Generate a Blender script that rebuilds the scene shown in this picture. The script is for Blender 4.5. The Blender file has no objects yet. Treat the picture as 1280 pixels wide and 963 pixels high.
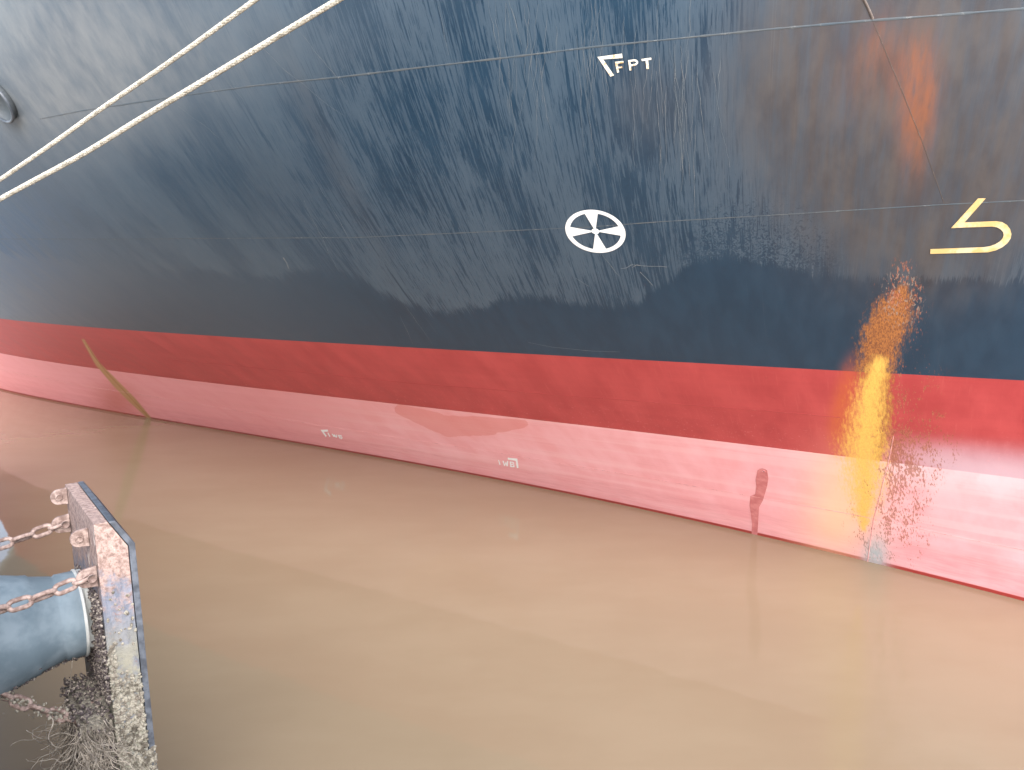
import bpy, bmesh, math, random
import numpy as np
from mathutils import Vector, Matrix
random.seed(7); rng = np.random.default_rng(7)
scn = bpy.context.scene
COL = scn.collection
# ------------------------------------------------------------------ camera
K = 1.528                       # metres per calibration unit
H = 3.6 * K                     # eye height over the water
TH, RO, F = 0.16653663, -0.01190468, 950.0
cam = bpy.data.cameras.new('camera'); camo = bpy.data.objects.new('camera', cam); COL.objects.link(camo)
cam.sensor_width = 36; cam.lens = F / 1280 * 36; cam.clip_end = 3000; cam.clip_start = 0.05
fw = Vector((0, math.cos(TH), -math.sin(TH))); up0 = Vector((0, math.sin(TH), math.cos(TH))); rt0 = Vector((1, 0, 0))
rt = rt0 * math.cos(RO) + up0 * math.sin(RO); up = up0 * math.cos(RO) - rt0 * math.sin(RO)
m = Matrix.Identity(4)
for i in range(3):
    m[i][0] = rt[i]; m[i][1] = up[i]; m[i][2] = -fw[i]
m[2][3] = H
camo.matrix_world = m
scn.camera = camo
# ------------------------------------------------------------------ light
SUN_EL, SUN_AZ = math.radians(33), math.radians(162)      # azimuth clockwise from +Y (behind the viewer, left)
world = bpy.data.worlds.new("World"); scn.world = world; world.use_nodes = True
wn = world.node_tree; bg = wn.nodes['Background']
sky = wn.nodes.new('ShaderNodeTexSky'); sky.sky_type = 'NISHITA'; sky.sun_disc = False
sky.sun_elevation = SUN_EL; sky.sun_rotation = SUN_AZ; sky.dust_density = 1.5; sky.air_density = 1.0; sky.ozone_density = 1.0
hs = wn.nodes.new('ShaderNodeHueSaturation'); hs.inputs['Saturation'].default_value = 0.75
wn.links.new(sky.outputs[0], hs.inputs['Color'])
# thin cloud: brighter and darker patches of the sky
tc = wn.nodes.new('ShaderNodeTexCoord'); nz = wn.nodes.new('ShaderNodeTexNoise'); nz.inputs['Scale'].default_value = 2.2; nz.inputs['Detail'].default_value = 5
wn.links.new(tc.outputs['Generated'], nz.inputs['Vector'])
mr = wn.nodes.new('ShaderNodeMapRange'); mr.inputs[1].default_value = .35; mr.inputs[2].default_value = .7; mr.inputs[3].default_value = .8; mr.inputs[4].default_value = 1.5
wn.links.new(nz.outputs['Fac'], mr.inputs[0])
vm = wn.nodes.new('ShaderNodeVectorMath'); vm.operation = 'SCALE'
wn.links.new(hs.outputs[0], vm.inputs[0]); wn.links.new(mr.outputs[0], vm.inputs['Scale']); wn.links.new(vm.outputs[0], bg.inputs['Color'])
bg.inputs['Strength'].default_value = 0.15
sl = bpy.data.lights.new('sun', 'SUN'); sl.energy = 2.9; sl.angle = math.radians(50); sl.color = (1, .975, .94)
so = bpy.data.objects.new('sun', sl); COL.objects.link(so)
so.rotation_euler = Vector((-math.sin(SUN_AZ) * math.cos(SUN_EL), -math.cos(SUN_AZ) * math.cos(SUN_EL), -math.sin(SUN_EL))).to_track_quat('-Z', 'Y').to_euler()
scn.view_settings.view_transform = 'Standard'; scn.view_settings.look = 'None'; scn.view_settings.gamma = 1; scn.view_settings.use_curve_mapping = False
scn.view_settings.exposure = 1.74

# ------------------------------------------------------------------ helpers
def mesh_obj(name, verts, faces, mat=None, parent=None, smooth=True):
    me = bpy.data.meshes.new(name); me.from_pydata([tuple(v) for v in verts], [], [tuple(int(i) for i in f) for f in faces]); me.update()
    if smooth: me.polygons.foreach_set('use_smooth', [True] * len(me.polygons))
    o = bpy.data.objects.new(name, me); COL.objects.link(o)
    if mat: me.materials.append(mat)
    if parent: o.parent = parent
    return o
def bm_obj(name, bm, mat=None, parent=None, smooth=False):
    me = bpy.data.meshes.new(name); bm.to_mesh(me); bm.free()
    if smooth: me.polygons.foreach_set('use_smooth', [True] * len(me.polygons))
    o = bpy.data.objects.new(name, me); COL.objects.link(o)
    if mat: me.materials.append(mat)
    if parent: o.parent = parent
    return o
def tag(o, label=None, cat=None, group=None, kind=None):
    if label: o['label'] = label
    if cat: o['category'] = cat
    if group: o['group'] = group
    if kind: o['kind'] = kind
    return o
def empty(name, loc=(0, 0, 0)):
    o = bpy.data.objects.new(name, None); COL.objects.link(o); o.location = loc; o.empty_display_size = .2
    return o

class NT:
    """tiny expression builder for shader nodes"""
    def __init__(s, mat):
        s.mat = mat; s.t = mat.node_tree; s.n = s.t.nodes; s.l = s.t.links; s.p = s.n['Principled BSDF']
    def put(s, sock, v):
        if isinstance(v, bpy.types.NodeSocket): s.l.new(v, sock)
        else: sock.default_value = v
    def m(s, op, a, b=0.0, c=None, clamp=False):
        n = s.n.new('ShaderNodeMath'); n.operation = op; n.use_clamp = clamp
        s.put(n.inputs[0], a); s.put(n.inputs[1], b)
        if c is not None: s.put(n.inputs[2], c)
        return n.outputs[0]
    def add(s, a, b): return s.m('ADD', a, b)
    def mul(s, a, b): return s.m('MULTIPLY', a, b)
    def step(s, x, lo, hi, a=0.0, b=1.0):
        n = s.n.new('ShaderNodeMapRange'); n.interpolation_type = 'SMOOTHSTEP'
        s.put(n.inputs[0], x); s.put(n.inputs[1], lo); s.put(n.inputs[2], hi); s.put(n.inputs[3], a); s.put(n.inputs[4], b)
        return n.outputs[0]
    def mix(s, f, a, b):
        n = s.n.new('ShaderNodeMix'); n.data_type = 'RGBA'; s.put(n.inputs[0], f)
        s.put(n.inputs[6], a if isinstance(a, bpy.types.NodeSocket) else (*a, 1)); s.put(n.inputs[7], b if isinstance(b, bpy.types.NodeSocket) else (*b, 1))
        return n.outputs[2]
    def attr(s, name):
        n = s.n.new('ShaderNodeAttribute'); n.attribute_name = name; return n
    def chans(s, name):
        n = s.n.new('ShaderNodeSeparateColor'); s.l.new(s.attr(name).outputs['Color'], n.inputs[0]); return n.outputs[:3]
    def scale(s, vec, sc, off=(0, 0, 0)):
        n = s.n.new('ShaderNodeMapping'); s.l.new(vec, n.inputs[0]); n.inputs['Scale'].default_value = sc; n.inputs['Location'].default_value = off; return n.outputs[0]
    def noise(s, vec, sc, scale=1.0, detail=3, rough=.55, dist=0.0, off=(0, 0, 0)):
        n = s.n.new('ShaderNodeTexNoise'); s.l.new(s.scale(vec, sc, off), n.inputs['Vector'])
        n.inputs['Scale'].default_value = scale; n.inputs['Detail'].default_value = detail; n.inputs['Roughness'].default_value = rough; n.inputs['Distortion'].default_value = dist
        return n.outputs['Fac']
    def objco(s):
        n = s.n.new('ShaderNodeTexCoord'); return n.outputs['Object']
    def bump(s, h, strength=.3, dist=.01, normal=None):
        n = s.n.new('ShaderNodeBump'); n.inputs['Strength'].default_value = strength; n.inputs['Distance'].default_value = dist; s.l.new(h, n.inputs['Height'])
        if normal is not None: s.l.new(normal, n.inputs['Normal'])
        return n.outputs[0]
def mat(name):
    mt = bpy.data.materials.new(name); mt.use_nodes = True; return mt, NT(mt)
def simple(name, c1, c2, sc=8, rough=.6, bump=.3, metal=0, dist=.01, detail=5):
    mt, n = mat(name); co = n.objco(); f = n.noise(co, (1, 1, 1), sc, detail)
    n.put(n.p.inputs['Base Color'], n.mix(n.step(f, .35, .65), c1, c2)); n.p.inputs['Roughness'].default_value = rough; n.p.inputs['Metallic'].default_value = metal
    n.put(n.p.inputs['Normal'], n.bump(n.noise(co, (1, 1, 1), sc * 4, 4), bump, dist))
    return mt

# ------------------------------------------------------------------ hull surface
PSI = math.radians(40)
DV = np.array([-math.cos(PSI), math.sin(PSI)]); NV = np.array([math.sin(PSI), math.cos(PSI)])
CO = np.array([9.0397075, 1.12797378, -1.63214185, 0.70064079, -1.5341746, -6.45002646, 2.12263886, -2.99258102, -0.06726561, 0.97532551, 1.68366944, 0.49554057])
ULIM_Z = np.array([-1, 0, 1.55, 2.5, 3.33, 3.93, 4.4, 5.13, 5.72, 6.1, 9]); ULIM_U = np.array([33, 32, 25,  17.7, 18, 17.5, 17, 16.5, 16, 16, 16])
ZLIM_U = np.array([-5, 0, 3, 5.5, 9, 11, 14, 16]); ZLIM_Z = np.array([5.4, 5.5, 5.6, 6.0, 6.6, 7.2, 7.9, 8.2])
WRAP = .30
def _poly(u, z):
    u = u / 10; z = z / 5
    B = [1 + 0 * u * z, u, u * u, u ** 3 * .5, z, z * u, z * u * u, z * z, z * z * u, z * z * u * u, z ** 3, z ** 3 * u]
    return sum(c * b for c, b in zip(CO, B))
def surf_v(u, z):
    """distance of the shell from the ship axis frame, calibration units; smooth linear run-out beyond the surveyed area"""
    u = np.asarray(u, float); z = np.asarray(z, float)
    ul = np.interp(z, ULIM_Z, ULIM_U); uc = np.clip(u, -1.5, ul)
    zl = np.interp(uc, ZLIM_U, ZLIM_Z); zc = np.clip(z, -.6, zl)
    v = _poly(uc, zc); e = .02
    du = (_poly(uc + e, zc) - _poly(uc - e, zc)) / (2 * e); dz = (_poly(uc, zc + e) - _poly(uc, zc - e)) / (2 * e)
    ov = np.maximum(u - uc - .3, 0)
    return v + WRAP * ov * ov / (1 + .1 * ov) + np.clip(du, -.9, .35) * (u - uc) + np.clip(dz, -.9, 0.0) * (z - zc)
def surf_p(u, z):
    v = surf_v(u, z); u = np.asarray(u, float); z = np.asarray(z, float)
    return np.stack([(DV[0] * u + NV[0] * v) * K, (DV[1] * u + NV[1] * v) * K, z * K + 0 * v], -1)
def project(P):
    X = P[..., 0]; Y = P[..., 1]; Z = P[..., 2] - H
    c, s = math.cos(TH), math.sin(TH)
    d = Y * c - Z * s; w = Y * s + Z * c
    a, b = F * X / d, F * w / d
    c, s = math.cos(RO), math.sin(RO)
    return 640 + a * c + b * s, 481.5 - (-a * s + b * c)
def ray(x, y):
    c, s = math.cos(RO), math.sin(RO); X = np.asarray(x, float) - 640; Y = -(np.asarray(y, float) - 481.5)
    X, Y = X * c - Y * s, X * s + Y * c
    c, s = math.cos(TH), math.sin(TH)
    return np.stack([X, F * c + Y * s, -F * s + Y * c], -1)
def hull_at(x, y, off=0.0):
    """where the sight line of a surveyed spot meets the shell (metres), plus the shell normal"""
    x = np.atleast_1d(np.asarray(x, float)); y = np.atleast_1d(np.asarray(y, float))
    r = ray(x, y) / K; t = np.full(x.shape, 3.5 / F)
    def g(t):
        P = r * t[:, None] ; P = P * K
        u = P[:, 0] * DV[0] + P[:, 1] * DV[1]; v = P[:, 0] * NV[0] + P[:, 1] * NV[1]; z = P[:, 2] + 3.6
        return v - surf_v(u, z), u, z
    lo = np.full(x.shape, 2.0 / F); hi = np.full(x.shape, 60.0 / F); t = lo.copy(); done = np.zeros(x.shape, bool); prev = lo.copy()
    for k in range(400):                      # march to the first crossing
        tt = lo * 1.009 ** k; val = g(tt)[0]; hit = (val > 0) & ~done
        hi[hit] = tt[hit]; t[hit] = tt[hit] / 1.009; done |= hit
    a = t.copy(); b = hi.copy()
    for _ in range(30):
        mid = (a + b) / 2; val = g(mid)[0]; a = np.where(val > 0, a, mid); b = np.where(val > 0, mid, b)
    _, u, z = g(b)
    P = surf_p(u, z); N = surf_n(u, z)
    return P + N * off, N, u, z
def surf_n(u, z, e=.02):
    a = surf_p(u + e, z) - surf_p(u - e, z); b = surf_p(u, z + e) - surf_p(u, z - e)
    n = np.cross(a, b); n /= np.linalg.norm(n, axis=-1, keepdims=True)
    s = np.sign((n[..., :2] * NV).sum(-1)); return -n * s[..., None]

# levels of the paint lines
ZP, ZR = 1.50688087, 2.53210879
# grid
us = [-4.0]
while us[-1] < 36:
    u = us[-1]
    us.append(u + (.012 * max(1.0, (u + 2) / 3.0) if -.0 < u < 30 else .12))
us = np.array(us)
ztop = 8.6
zs_b = np.concatenate([np.linspace(-.6, 0, 6)[:-1], np.arange(0, ZP, .0115), [ZP]])
zs_m = np.concatenate([np.arange(ZP, ZR, .0115), [ZR]])
zs_t = np.concatenate([np.arange(ZR, 5.6, .014), np.arange(5.6, ztop, .035), [ztop]])
# fall lines: the paths water takes down the shell
def flow_field(zall):
    A = np.zeros((len(zall), len(us))); A[:] = us; i0 = np.searchsorted(zall, 4.0)
    def rate(u, z):
        e = .03; vu = (surf_v(u + e, z) - surf_v(u - e, z)) / (2 * e); vz = (surf_v(u, z + e) - surf_v(u, z - e)) / (2 * e)
        return -vu * vz / (1 + vu * vu)
    for i in range(i0 + 1, len(zall)):
        dz = zall[i] - zall[i - 1]; A[i] = np.interp(us - rate(us, np.full_like(us, zall[i])) * dz, us, A[i - 1])
    for i in range(i0 - 1, -1, -1):
        dz = zall[i] - zall[i + 1]; A[i] = np.interp(us - rate(us, np.full_like(us, zall[i])) * dz, us, A[i + 1])
    return A
zall = np.concatenate([zs_b, zs_m[1:], zs_t[1:]]); FLOW = flow_field(zall)
def gauss(X, Y, cx, cy, sx, sy, ang=0):
    c, s = math.cos(math.radians(ang)), math.sin(math.radians(ang)); dx, dy = X - cx, Y - cy
    a = (dx * c + dy * s) / sx; b = (-dx * s + dy * c) / sy
    return np.exp(-.5 * (a * a + b * b))
def spine(X, Y, pts):
    """pts: (x, y, halfwidth) along a path; returns 1 in the middle falling to 0 at the edge (signed beyond)"""
    best = np.full(X.shape, -9.0)
    for (x0, y0, w0), (x1, y1, w1) in zip(pts[:-1], pts[1:]):
        dx, dy = x1 - x0, y1 - y0; t = np.clip(((X - x0) * dx + (Y - y0) * dy) / (dx * dx + dy * dy), 0, 1)
        d = np.hypot(X - x0 - t * dx, Y - y0 - t * dy); best = np.maximum(best, 1 - d / (w0 + t * (w1 - w0)))
    return best
def paint(X, Y):
    """wear and painted-light masks of the shell, laid out on the surveyed plating"""
    yb = np.interp(X, [-400, 0, 120, 250, 330, 400, 440, 490, 540, 600, 640, 690, 760, 800, 835, 870, 905, 960, 1020, 1080, 1400],
                      [300, 315, 330, 338, 348, 336, 346, 372, 391, 386, 370, 374, 388, 376, 352, 326, 318, 330, 345, 350, 350])
    dry = np.clip((yb - Y) / 80, -1, 1) * .5 + .5
    crackle = gauss(X, Y, 950, 320, 75, 55)
    brown = .95 * gauss(X, Y, 1120, 60, 120, 130) + .8 * gauss(X, Y, 1210, 170, 130, 120) + .35 * gauss(X, Y, 980, 130, 80, 130) + .4 * gauss(X, Y, 1150, 300, 90, 70) \
        + .35 * gauss(X, Y, 800, 130, 45, 60) + .28 * gauss(X, Y, 420, 200, 14, 220, -25) + .25 * gauss(X, Y, 330, 230, 60, 60)
    orange = .8 * gauss(X, Y, 1146, 92, 22, 42, 8) + .75 * gauss(X, Y, 1148, 165, 16, 50, 6) + .4 * gauss(X, Y, 1095, 55, 14, 36, 20) + .25 * gauss(X, Y, 1075, 95, 50, 60)
    rust = spine(X, Y, [(1128, 366, 10), (1116, 395, 27), (1101, 425, 27), (1094, 462, 24), (1102, 520, 15), (1096, 570, 8)])
    yel = spine(X, Y, [(1099, 456, 11), (1088, 495, 20), (1081, 560, 29), (1082, 600, 26), (1080, 635, 16), (1080, 660, 5)])
    smear = .8 * gauss(X, Y, 1056, 500, 13, 40, 12) + .5 * gauss(X, Y, 1065, 545, 20, 22)
    pepper = .62 * gauss(X, Y, 1128, 580, 22, 46, -6) + .5 * gauss(X, Y, 1150, 560, 34, 26) + .7 * gauss(X, Y, 1126, 372, 22, 30) + .22 * gauss(X, Y, 1130, 480, 30, 30) \
        + .55 * gauss(X, Y, 1110, 660, 40, 40) + .12 * gauss(X, Y, 1180, 480, 50, 60)
    cream = .8 * gauss(X, Y, 1052, 605, 30, 46) + .5 * gauss(X, Y, 1045, 660, 32, 26)
    chalk_glare = 1.0 * gauss(X, Y, 1215, 578, 75, 26, 6) + .5 * gauss(X, Y, 1300, 575, 70, 30) + .35 * gauss(X, Y, 1150, 530, 30, 22) + .8 * gauss(X, Y, 1096, 692, 10, 22)  # white-lilac glare on a chalky deposit, painted as colour
    sky_sheen = .75 * gauss(X, Y, 30, 40, 150, 90) + .5 * gauss(X, Y, 60, 130, 90, 50) + .3 * gauss(X, Y, 200, 60, 140, 60) + .3 * gauss(X, Y, 140, 330, 120, 50)  # sky reflection at the upper left painted in as a pale grey tone
    leftrust = spine(X, Y, [(104, 425, 2), (122, 455, 4), (145, 480, 6), (165, 500, 6), (186, 522, 3)])
    lefthalo = .7 * gauss(X, Y, 146, 500, 20, 16, 30)
    damp = spine(X, Y, [(500, 512, 8), (560, 533, 16), (610, 533, 14), (655, 530, 6)])
    damp_sheen = .6 * gauss(X, Y, 560, 520, 90, 14, 6) + 1.0 * gauss(X, Y, 0, 320, 60, 50) * (Y < 396)  # damp under the red, plus blue sky sheen painted at the far left
    return dict(w1=(dry, np.clip(brown, 0, 1), np.clip(orange, 0, 1)), w2=(np.clip(rust, -1, 1) * .5 + .5, np.clip(yel, -1, 1) * .5 + .5, np.clip(pepper, 0, 1)),
                w3=(np.clip(cream, 0, 1), np.clip(chalk_glare, 0, 1), np.clip(sky_sheen, 0, 1)), w4=(np.clip(crackle, 0, 1), np.clip(smear, 0, 1), np.clip(leftrust, 0, 1)),
                w5=(np.clip(lefthalo, 0, 1), np.clip(damp, 0, 1), np.clip(damp_sheen, 0, 1)), w6=(np.clip((500 - X) / 170, 0, 1), gauss(X, Y, 1094, 694, 11, 15), 0 * X))
def hull_part(name, zz, material, parent):
    U, Z = np.meshgrid(us, zz); P = surf_p(U, Z); nz_, nu = U.shape
    i = np.arange(nz_ - 1)[:, None] * nu + np.arange(nu - 1)[None]; q = np.stack([i, i + nu, i + nu + 1, i + 1], -1).reshape(-1, 4)
    me = bpy.data.meshes.new(name); V = P.reshape(-1, 3)
    me.vertices.add(len(V)); me.vertices.foreach_set('co', V.ravel().astype(np.float32))
    me.loops.add(q.size); me.loops.foreach_set('vertex_index', q.ravel().astype(np.int32))
    me.polygons.add(len(q)); me.polygons.foreach_set('loop_start', (np.arange(len(q)) * 4).astype(np.int32)); me.polygons.foreach_set('loop_total', np.full(len(q), 4, np.int32))
    me.update(calc_edges=True); me.polygons.foreach_set('use_smooth', np.ones(len(q), bool))
    X, Y = project(P); X = X.ravel(); Y = Y.ravel()
    # points behind the viewer's quarter keep the look of the last surveyed plates
    bad = (X < -600) | (X > 2200) | (P[..., 1].ravel() < .5); X = np.where(bad, 2200, X); Y = np.where(bad, 900, Y)
    for k, ch in paint(X, Y).items():
        a = me.attributes.new(k, 'FLOAT_COLOR', 'POINT'); d = np.ones((len(V), 4), np.float32)
        for c in range(3): d[:, c] = ch[c]
        a.data.foreach_set('color', d.ravel())
    rows = np.searchsorted(zall, zz - 1e-9); fl = FLOW[rows] * K
    a = me.attributes.new('flow', 'FLOAT_VECTOR', 'POINT'); d = np.zeros((len(V), 3), np.float32); d[:, 0] = fl.ravel(); d[:, 1] = V[:, 2]; d[:, 2] = (U * K).ravel()
    a.data.foreach_set('vector', d.ravel())
    o = bpy.data.objects.new(name, me); COL.objects.link(o); me.materials.append(material); o.parent = parent
    return o

# ------------------------------------------------------------------ hull paint
def common_rust(n, col, fl, rough):
    """rust run, yellow run-off and pepper spots shared by the paint coats"""
    rs, ys, pep = n.chans('w2')
    _, smear, lrust = n.chans('w4')
    fine = n.noise(fl, (26, 9, 9), 1, 6, .7); spots = n.m('MULTIPLY_ADD', n.noise(fl, (5, 3, 4), 1, 3, .6), .60, n.m('MULTIPLY_ADD', n.noise(fl, (34, 15, 30), 1, 3, .6), .90, -.165)); grain = n.noise(fl, (80, 30, 30), 1, 4, .7)
    col = n.mix(n.mul(n.step(smear, .1, .9), n.step(fine, .3, .7, .55, .9)), col, (.50, .10, .035))
    ry = n.add(n.m('MULTIPLY_ADD', rs, 2.0, -1.0), n.m('MULTIPLY_ADD', fine, 2.2, -.95))
    rcol = n.mix(n.step(grain, .35, .65), (.17, .055, .02), (.46, .17, .04))
    col = n.mix(n.mul(n.step(ry, -.1, .65), .9), col, rcol)
    yy = n.add(n.m('MULTIPLY_ADD', ys, 2.0, -1.0), n.m('MULTIPLY_ADD', fine, 2.6, -1.4))
    ycol = n.mix(n.step(grain, .4, .75), (.80, .50, .11), (.66, .33, .07))
    col = n.mix(n.mul(n.step(yy, -.65, .85), .95), col, ycol)
    sp = n.add(n.add(spots, n.mul(pep, .2)), n.mul(n.step(ys, .5, .8), -.05))
    col = n.mix(n.mul(n.mul(n.step(sp, .72, .80), n.step(pep, .12, .3)), .75), col, n.mix(n.step(grain, .4, .6), (.22, .06, .03), (.42, .16, .09)))
    return col, fine, grain

def topside_material():
    mt, n = mat('topside_paint'); fl = n.attr('flow').outputs['Vector']
    dry, brown, orange = n.chans('w1'); cream, chalk_glare, sky_sheen = n.chans('w3'); crk, smear, lr = n.chans('w4'); rs, ys, pep = n.chans('w2')
    wide = n.noise(fl, (1.1, .5, .5), 1, 4, .6, off=(3, 1, 0)); mid = n.noise(fl, (4, 2.2, 2), 1, 5, .6)
    lens = n.noise(fl, (44, 2.0, 0), 1, 5, .65, .45); lens2 = n.noise(fl, (95, 3.4, 0), 1, 3, .55, .2, off=(9, 2, 0)); hair = n.noise(fl, (190, 1.6, 0), 1, 2, .5)
    grain = n.noise(fl, (70, 60, 70), 1, 3, .7)
    d = n.m('MULTIPLY_ADD', dry, 2.0, -1.0)                       # >0 above the wash line
    edge = n.add(n.add(d, n.m('MULTIPLY_ADD', lens2, .5, -.25)), n.m('MULTIPLY_ADD', mid, .3, -.15))
    isdry = n.step(edge, -.03, .05)
    # dark lens shaped wash marks in the dried salt film
    big = n.noise(fl, (11, .75, 0), 1, 5, .65, .4, off=(2, 5, 0)); st = n.add(lens, n.mul(n.m('SUBTRACT', wide, .5), .75))
    marks = n.m('MAXIMUM', n.step(st, .455, .435), n.m('MAXIMUM', n.mul(n.step(lens2, .40, .375), .85), n.step(big, .395, .38)))
    calm = n.m('SUBTRACT', 1.0, n.mul(n.step(brown, .25, .7), .85))
    marks = n.mul(marks, calm)
    # diagonal feathering where the film was rubbed off
    cr = n.noise(fl, (22, 22, 0), 1, 4, .6, 1.6); crm = n.mul(n.step(crk, .25, .6), n.step(n.add(cr, n.mul(d, -.12)), .46, .50))
    film = n.mul(n.mul(isdry, n.m('SUBTRACT', 1.0, n.mul(marks, .9))), n.m('SUBTRACT', 1.0, n.mul(crm, .85)))
    base = n.mix(n.step(mid, .3, .7), (.010, .032, .062), (.014, .041, .076))
    filmc = n.mix(n.step(wide, .3, .7), (.038, .066, .102), (.054, .086, .124))
    filmc = n.mix(n.mul(n.step(hair, .5, .75), .35), filmc, (.10, .13, .155))
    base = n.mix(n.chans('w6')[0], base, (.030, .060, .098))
    col = n.mix(film, base, filmc)
    bcol = n.mix(n.step(mid, .3, .7), (.052, .038, .034), (.080, .065, .059))
    bf = n.mul(n.step(brown, .05, .95), n.step(n.add(n.noise(fl, (9, 1.2, 0), 1, 5, .6), n.mul(mid, .3)), .35, .85, .5, 1.0))
    col = n.mix(n.mul(bf, .85), col, bcol)
    col = n.mix(n.mul(n.step(orange, .0, 1.2), n.step(n.noise(fl, (14, 3, 3), 1, 5, .65), .25, .7, .25, .8)), col, (.26, .085, .035))
    col = n.mix(n.mul(sky_sheen, n.step(mid, .2, .8, .35, .9)), col, (.20, .21, .22))
    col = n.mix(n.mul(n.chans('w5')[2], n.step(n.add(mid, n.mul(lens2, .4)), .4, .9, .0, .75)), col, (.015, .075, .17))  # blue sky reflection painted into the base colour
    # hairline runs
    col = n.mix(n.mul(n.step(n.noise(fl, (120, .35, 0), 1, 2, .5, off=(4, 4, 0)), .66, .72), n.step(wide, .45, .7, .0, .16)), col, (.25, .26, .27))
    col, fine, g2 = common_rust(n, col, fl, None)
    # flaked paint chips round the top of the rust run
    chips = n.mul(n.step(n.noise(fl, (42, 18, 20), 1, 2, .5, off=(1, 7, 0)), .60, .63), n.step(pep, .25, .5))
    col = n.mix(n.mul(chips, .8), col, (.30, .22, .18))
    n.put(n.p.inputs['Base Color'], col)
    r = n.add(n.mul(film, .10), .30); r = n.add(r, n.mul(bf, .10)); r = n.add(r, n.m('MULTIPLY_ADD', mid, .10, -.05)); r = n.add(r, n.mul(n.step(rs, .5, .6), .3))
    n.put(n.p.inputs['Roughness'], r); n.p.inputs['IOR'].default_value = 1.5
    b = n.bump(n.noise(fl, (.9, .8, 0), 1, 1, .4), .16, .05)
    b = n.bump(grain, .10, .002, b); n.put(n.p.inputs['Normal'], n.bump(film, .25, .0008, b))
    return mt
def red_material(name, lower):
    mt, n = mat(name); fl = n.attr('flow').outputs['Vector']
    cream, chalk_glare, sky_sheen = n.chans('w3'); crk, smear, lr = n.chans('w4'); halo, damp, damp_sheen = n.chans('w5')
    sw = n.scale(fl, (0, 1, 1)); z = n.n.new('ShaderNodeSeparateXYZ'); n.l.new(fl, z.inputs[0]); zz = z.outputs[1]
    lvl = n.noise(fl, (0.0, 5.0, .12), 1, 4, .6)                   # level bands left by the water
    lvl2 = n.noise(fl, (0.0, 40.0, .5), 1, 4, .65); mid = n.noise(fl, (1.5, 1.5, 1.5), 1, 5, .6); blot = n.noise(fl, (5, 10, 5) if not lower else (1.3, 14, .8), 1, 6, .7, .5)
    grain = n.noise(fl, (60, 60, 60), 1, 3, .7); run = n.noise(fl, (30, 2.0, 0), 1, 4, .6)
    if not lower:
        col = n.mix(n.step(n.add(mid, n.mul(lvl, .4)), .4, 1.0), (.36, .039, .045), (.46, .062, .066))
        col = n.mix(n.mul(n.step(blot, .62, .75), .35), col, (.25, .03, .03))
        col = n.mix(n.mul(n.step(run, .55, .75), .16), col, (.60, .16, .14))
        low = n.step(zz, ZP * K + 1.0, ZP * K - .1)
        col = n.mix(n.mul(n.mul(chalk_glare, n.step(n.add(low, n.mul(mid, .3)), .3, 1.2)), .85), col, (.62, .46, .53))
        # pale salt specks near the lower paint edge
        col = n.mix(n.mul(n.mul(n.step(n.noise(fl, (16, 24, 10), 1, 4, .7), .60, .68), low), .35), col, (.75, .32, .32))
    else:
        col = n.mix(n.step(mid, .3, .7), (.80, .35, .38), (.86, .44, .48))
        col = n.mix(n.mul(n.step(lvl, .48, .62), .40), col, (.88, .53, .55))
        col = n.mix(n.mul(n.step(lvl2, .50, .90), .40), col, (.55, .24, .24))
        col = n.mix(n.mul(n.chans('w6')[0], n.step(n.add(mid, lvl), .6, 1.3, .25, .75)), col, (.70, .22, .235))  # pink deepened to the left: overhang shade put into the colour
        belt = n.step(zz, .80, .55)                               # belt just over the water: scum and weed film
        col = n.mix(n.mul(belt, n.step(n.add(blot, n.mul(mid, .3)), .45, .95, .12, .55)), col, (.60, .20, .21))
        col = n.mix(n.mul(n.mul(n.step(lvl2, .52, .72), n.step(blot, .50, .75)), .12), col, (.50, .28, .26))
        col = n.mix(n.step(n.add(zz, n.mul(blot, .03)), 0.10, .07), col, (.33, .035, .03))    # fresh wet line at the water
        dm = n.mul(n.step(damp, .01, .25), n.add(damp, n.m('MULTIPLY_ADD', n.noise(fl, (2.5, 6, 2), 1, 3, .5), .8, -.4)))
        col = n.mix(n.mul(n.step(dm, .08, .16), .55), col, (.66, .20, .18))
        col = n.mix(n.mul(damp_sheen, .5), col, (.68, .22, .2))
        col = n.mix(n.mul(n.mul(chalk_glare, n.step(mid, .3, .6, .5, 1)), .8), col, (.74, .60, .64))
    col = n.mix(n.mul(cream, .8), col, (.86, .56, .34) if lower else (.62, .15, .11))
    col = n.mix(n.mul(halo, .8), col, (.42, .07, .03)); col = n.mix(n.step(n.add(lr, n.m('MULTIPLY_ADD', grain, .5, -.25)), .1, .5), col, (.42, .22, .10))
    col = n.mix(n.mul(sky_sheen, .3), col, (.45, .30, .29))
    col, fine, g2 = common_rust(n, col, fl, None)
    col = n.mix(n.mul(n.chans('w6')[1], n.step(fine, .3, .6, .5, 1)), col, (.34, .39, .41))
    n.put(n.p.inputs['Base Color'], col)
    n.put(n.p.inputs['Roughness'], n.m('MULTIPLY_ADD', mid, .15, .40 if lower else .36))
    b = n.bump(n.noise(fl, (.9, 1.1, 0), 1, 1, .4), .15, .05); b = n.bump(n.noise(fl, (0, 9, .6), 1, 3, .5), .25, .006, b); n.put(n.p.inputs['Normal'], n.bump(grain, .15, .002, b))
    return mt
def mark_material(name, c1, c2, sc=18, lo=.45, hi=.7):
    mt, n = mat(name); co = n.objco(); f = n.noise(co, (1, 1, 1), sc, 5, .65)
    n.put(n.p.inputs['Base Color'], n.mix(n.step(f, lo, hi), c1, c2)); n.p.inputs['Roughness'].default_value = .5
    n.put(n.p.inputs['Normal'], n.bump(n.noise(co, (1, 1, 1), 90, 3), .2, .002)); return mt

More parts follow.
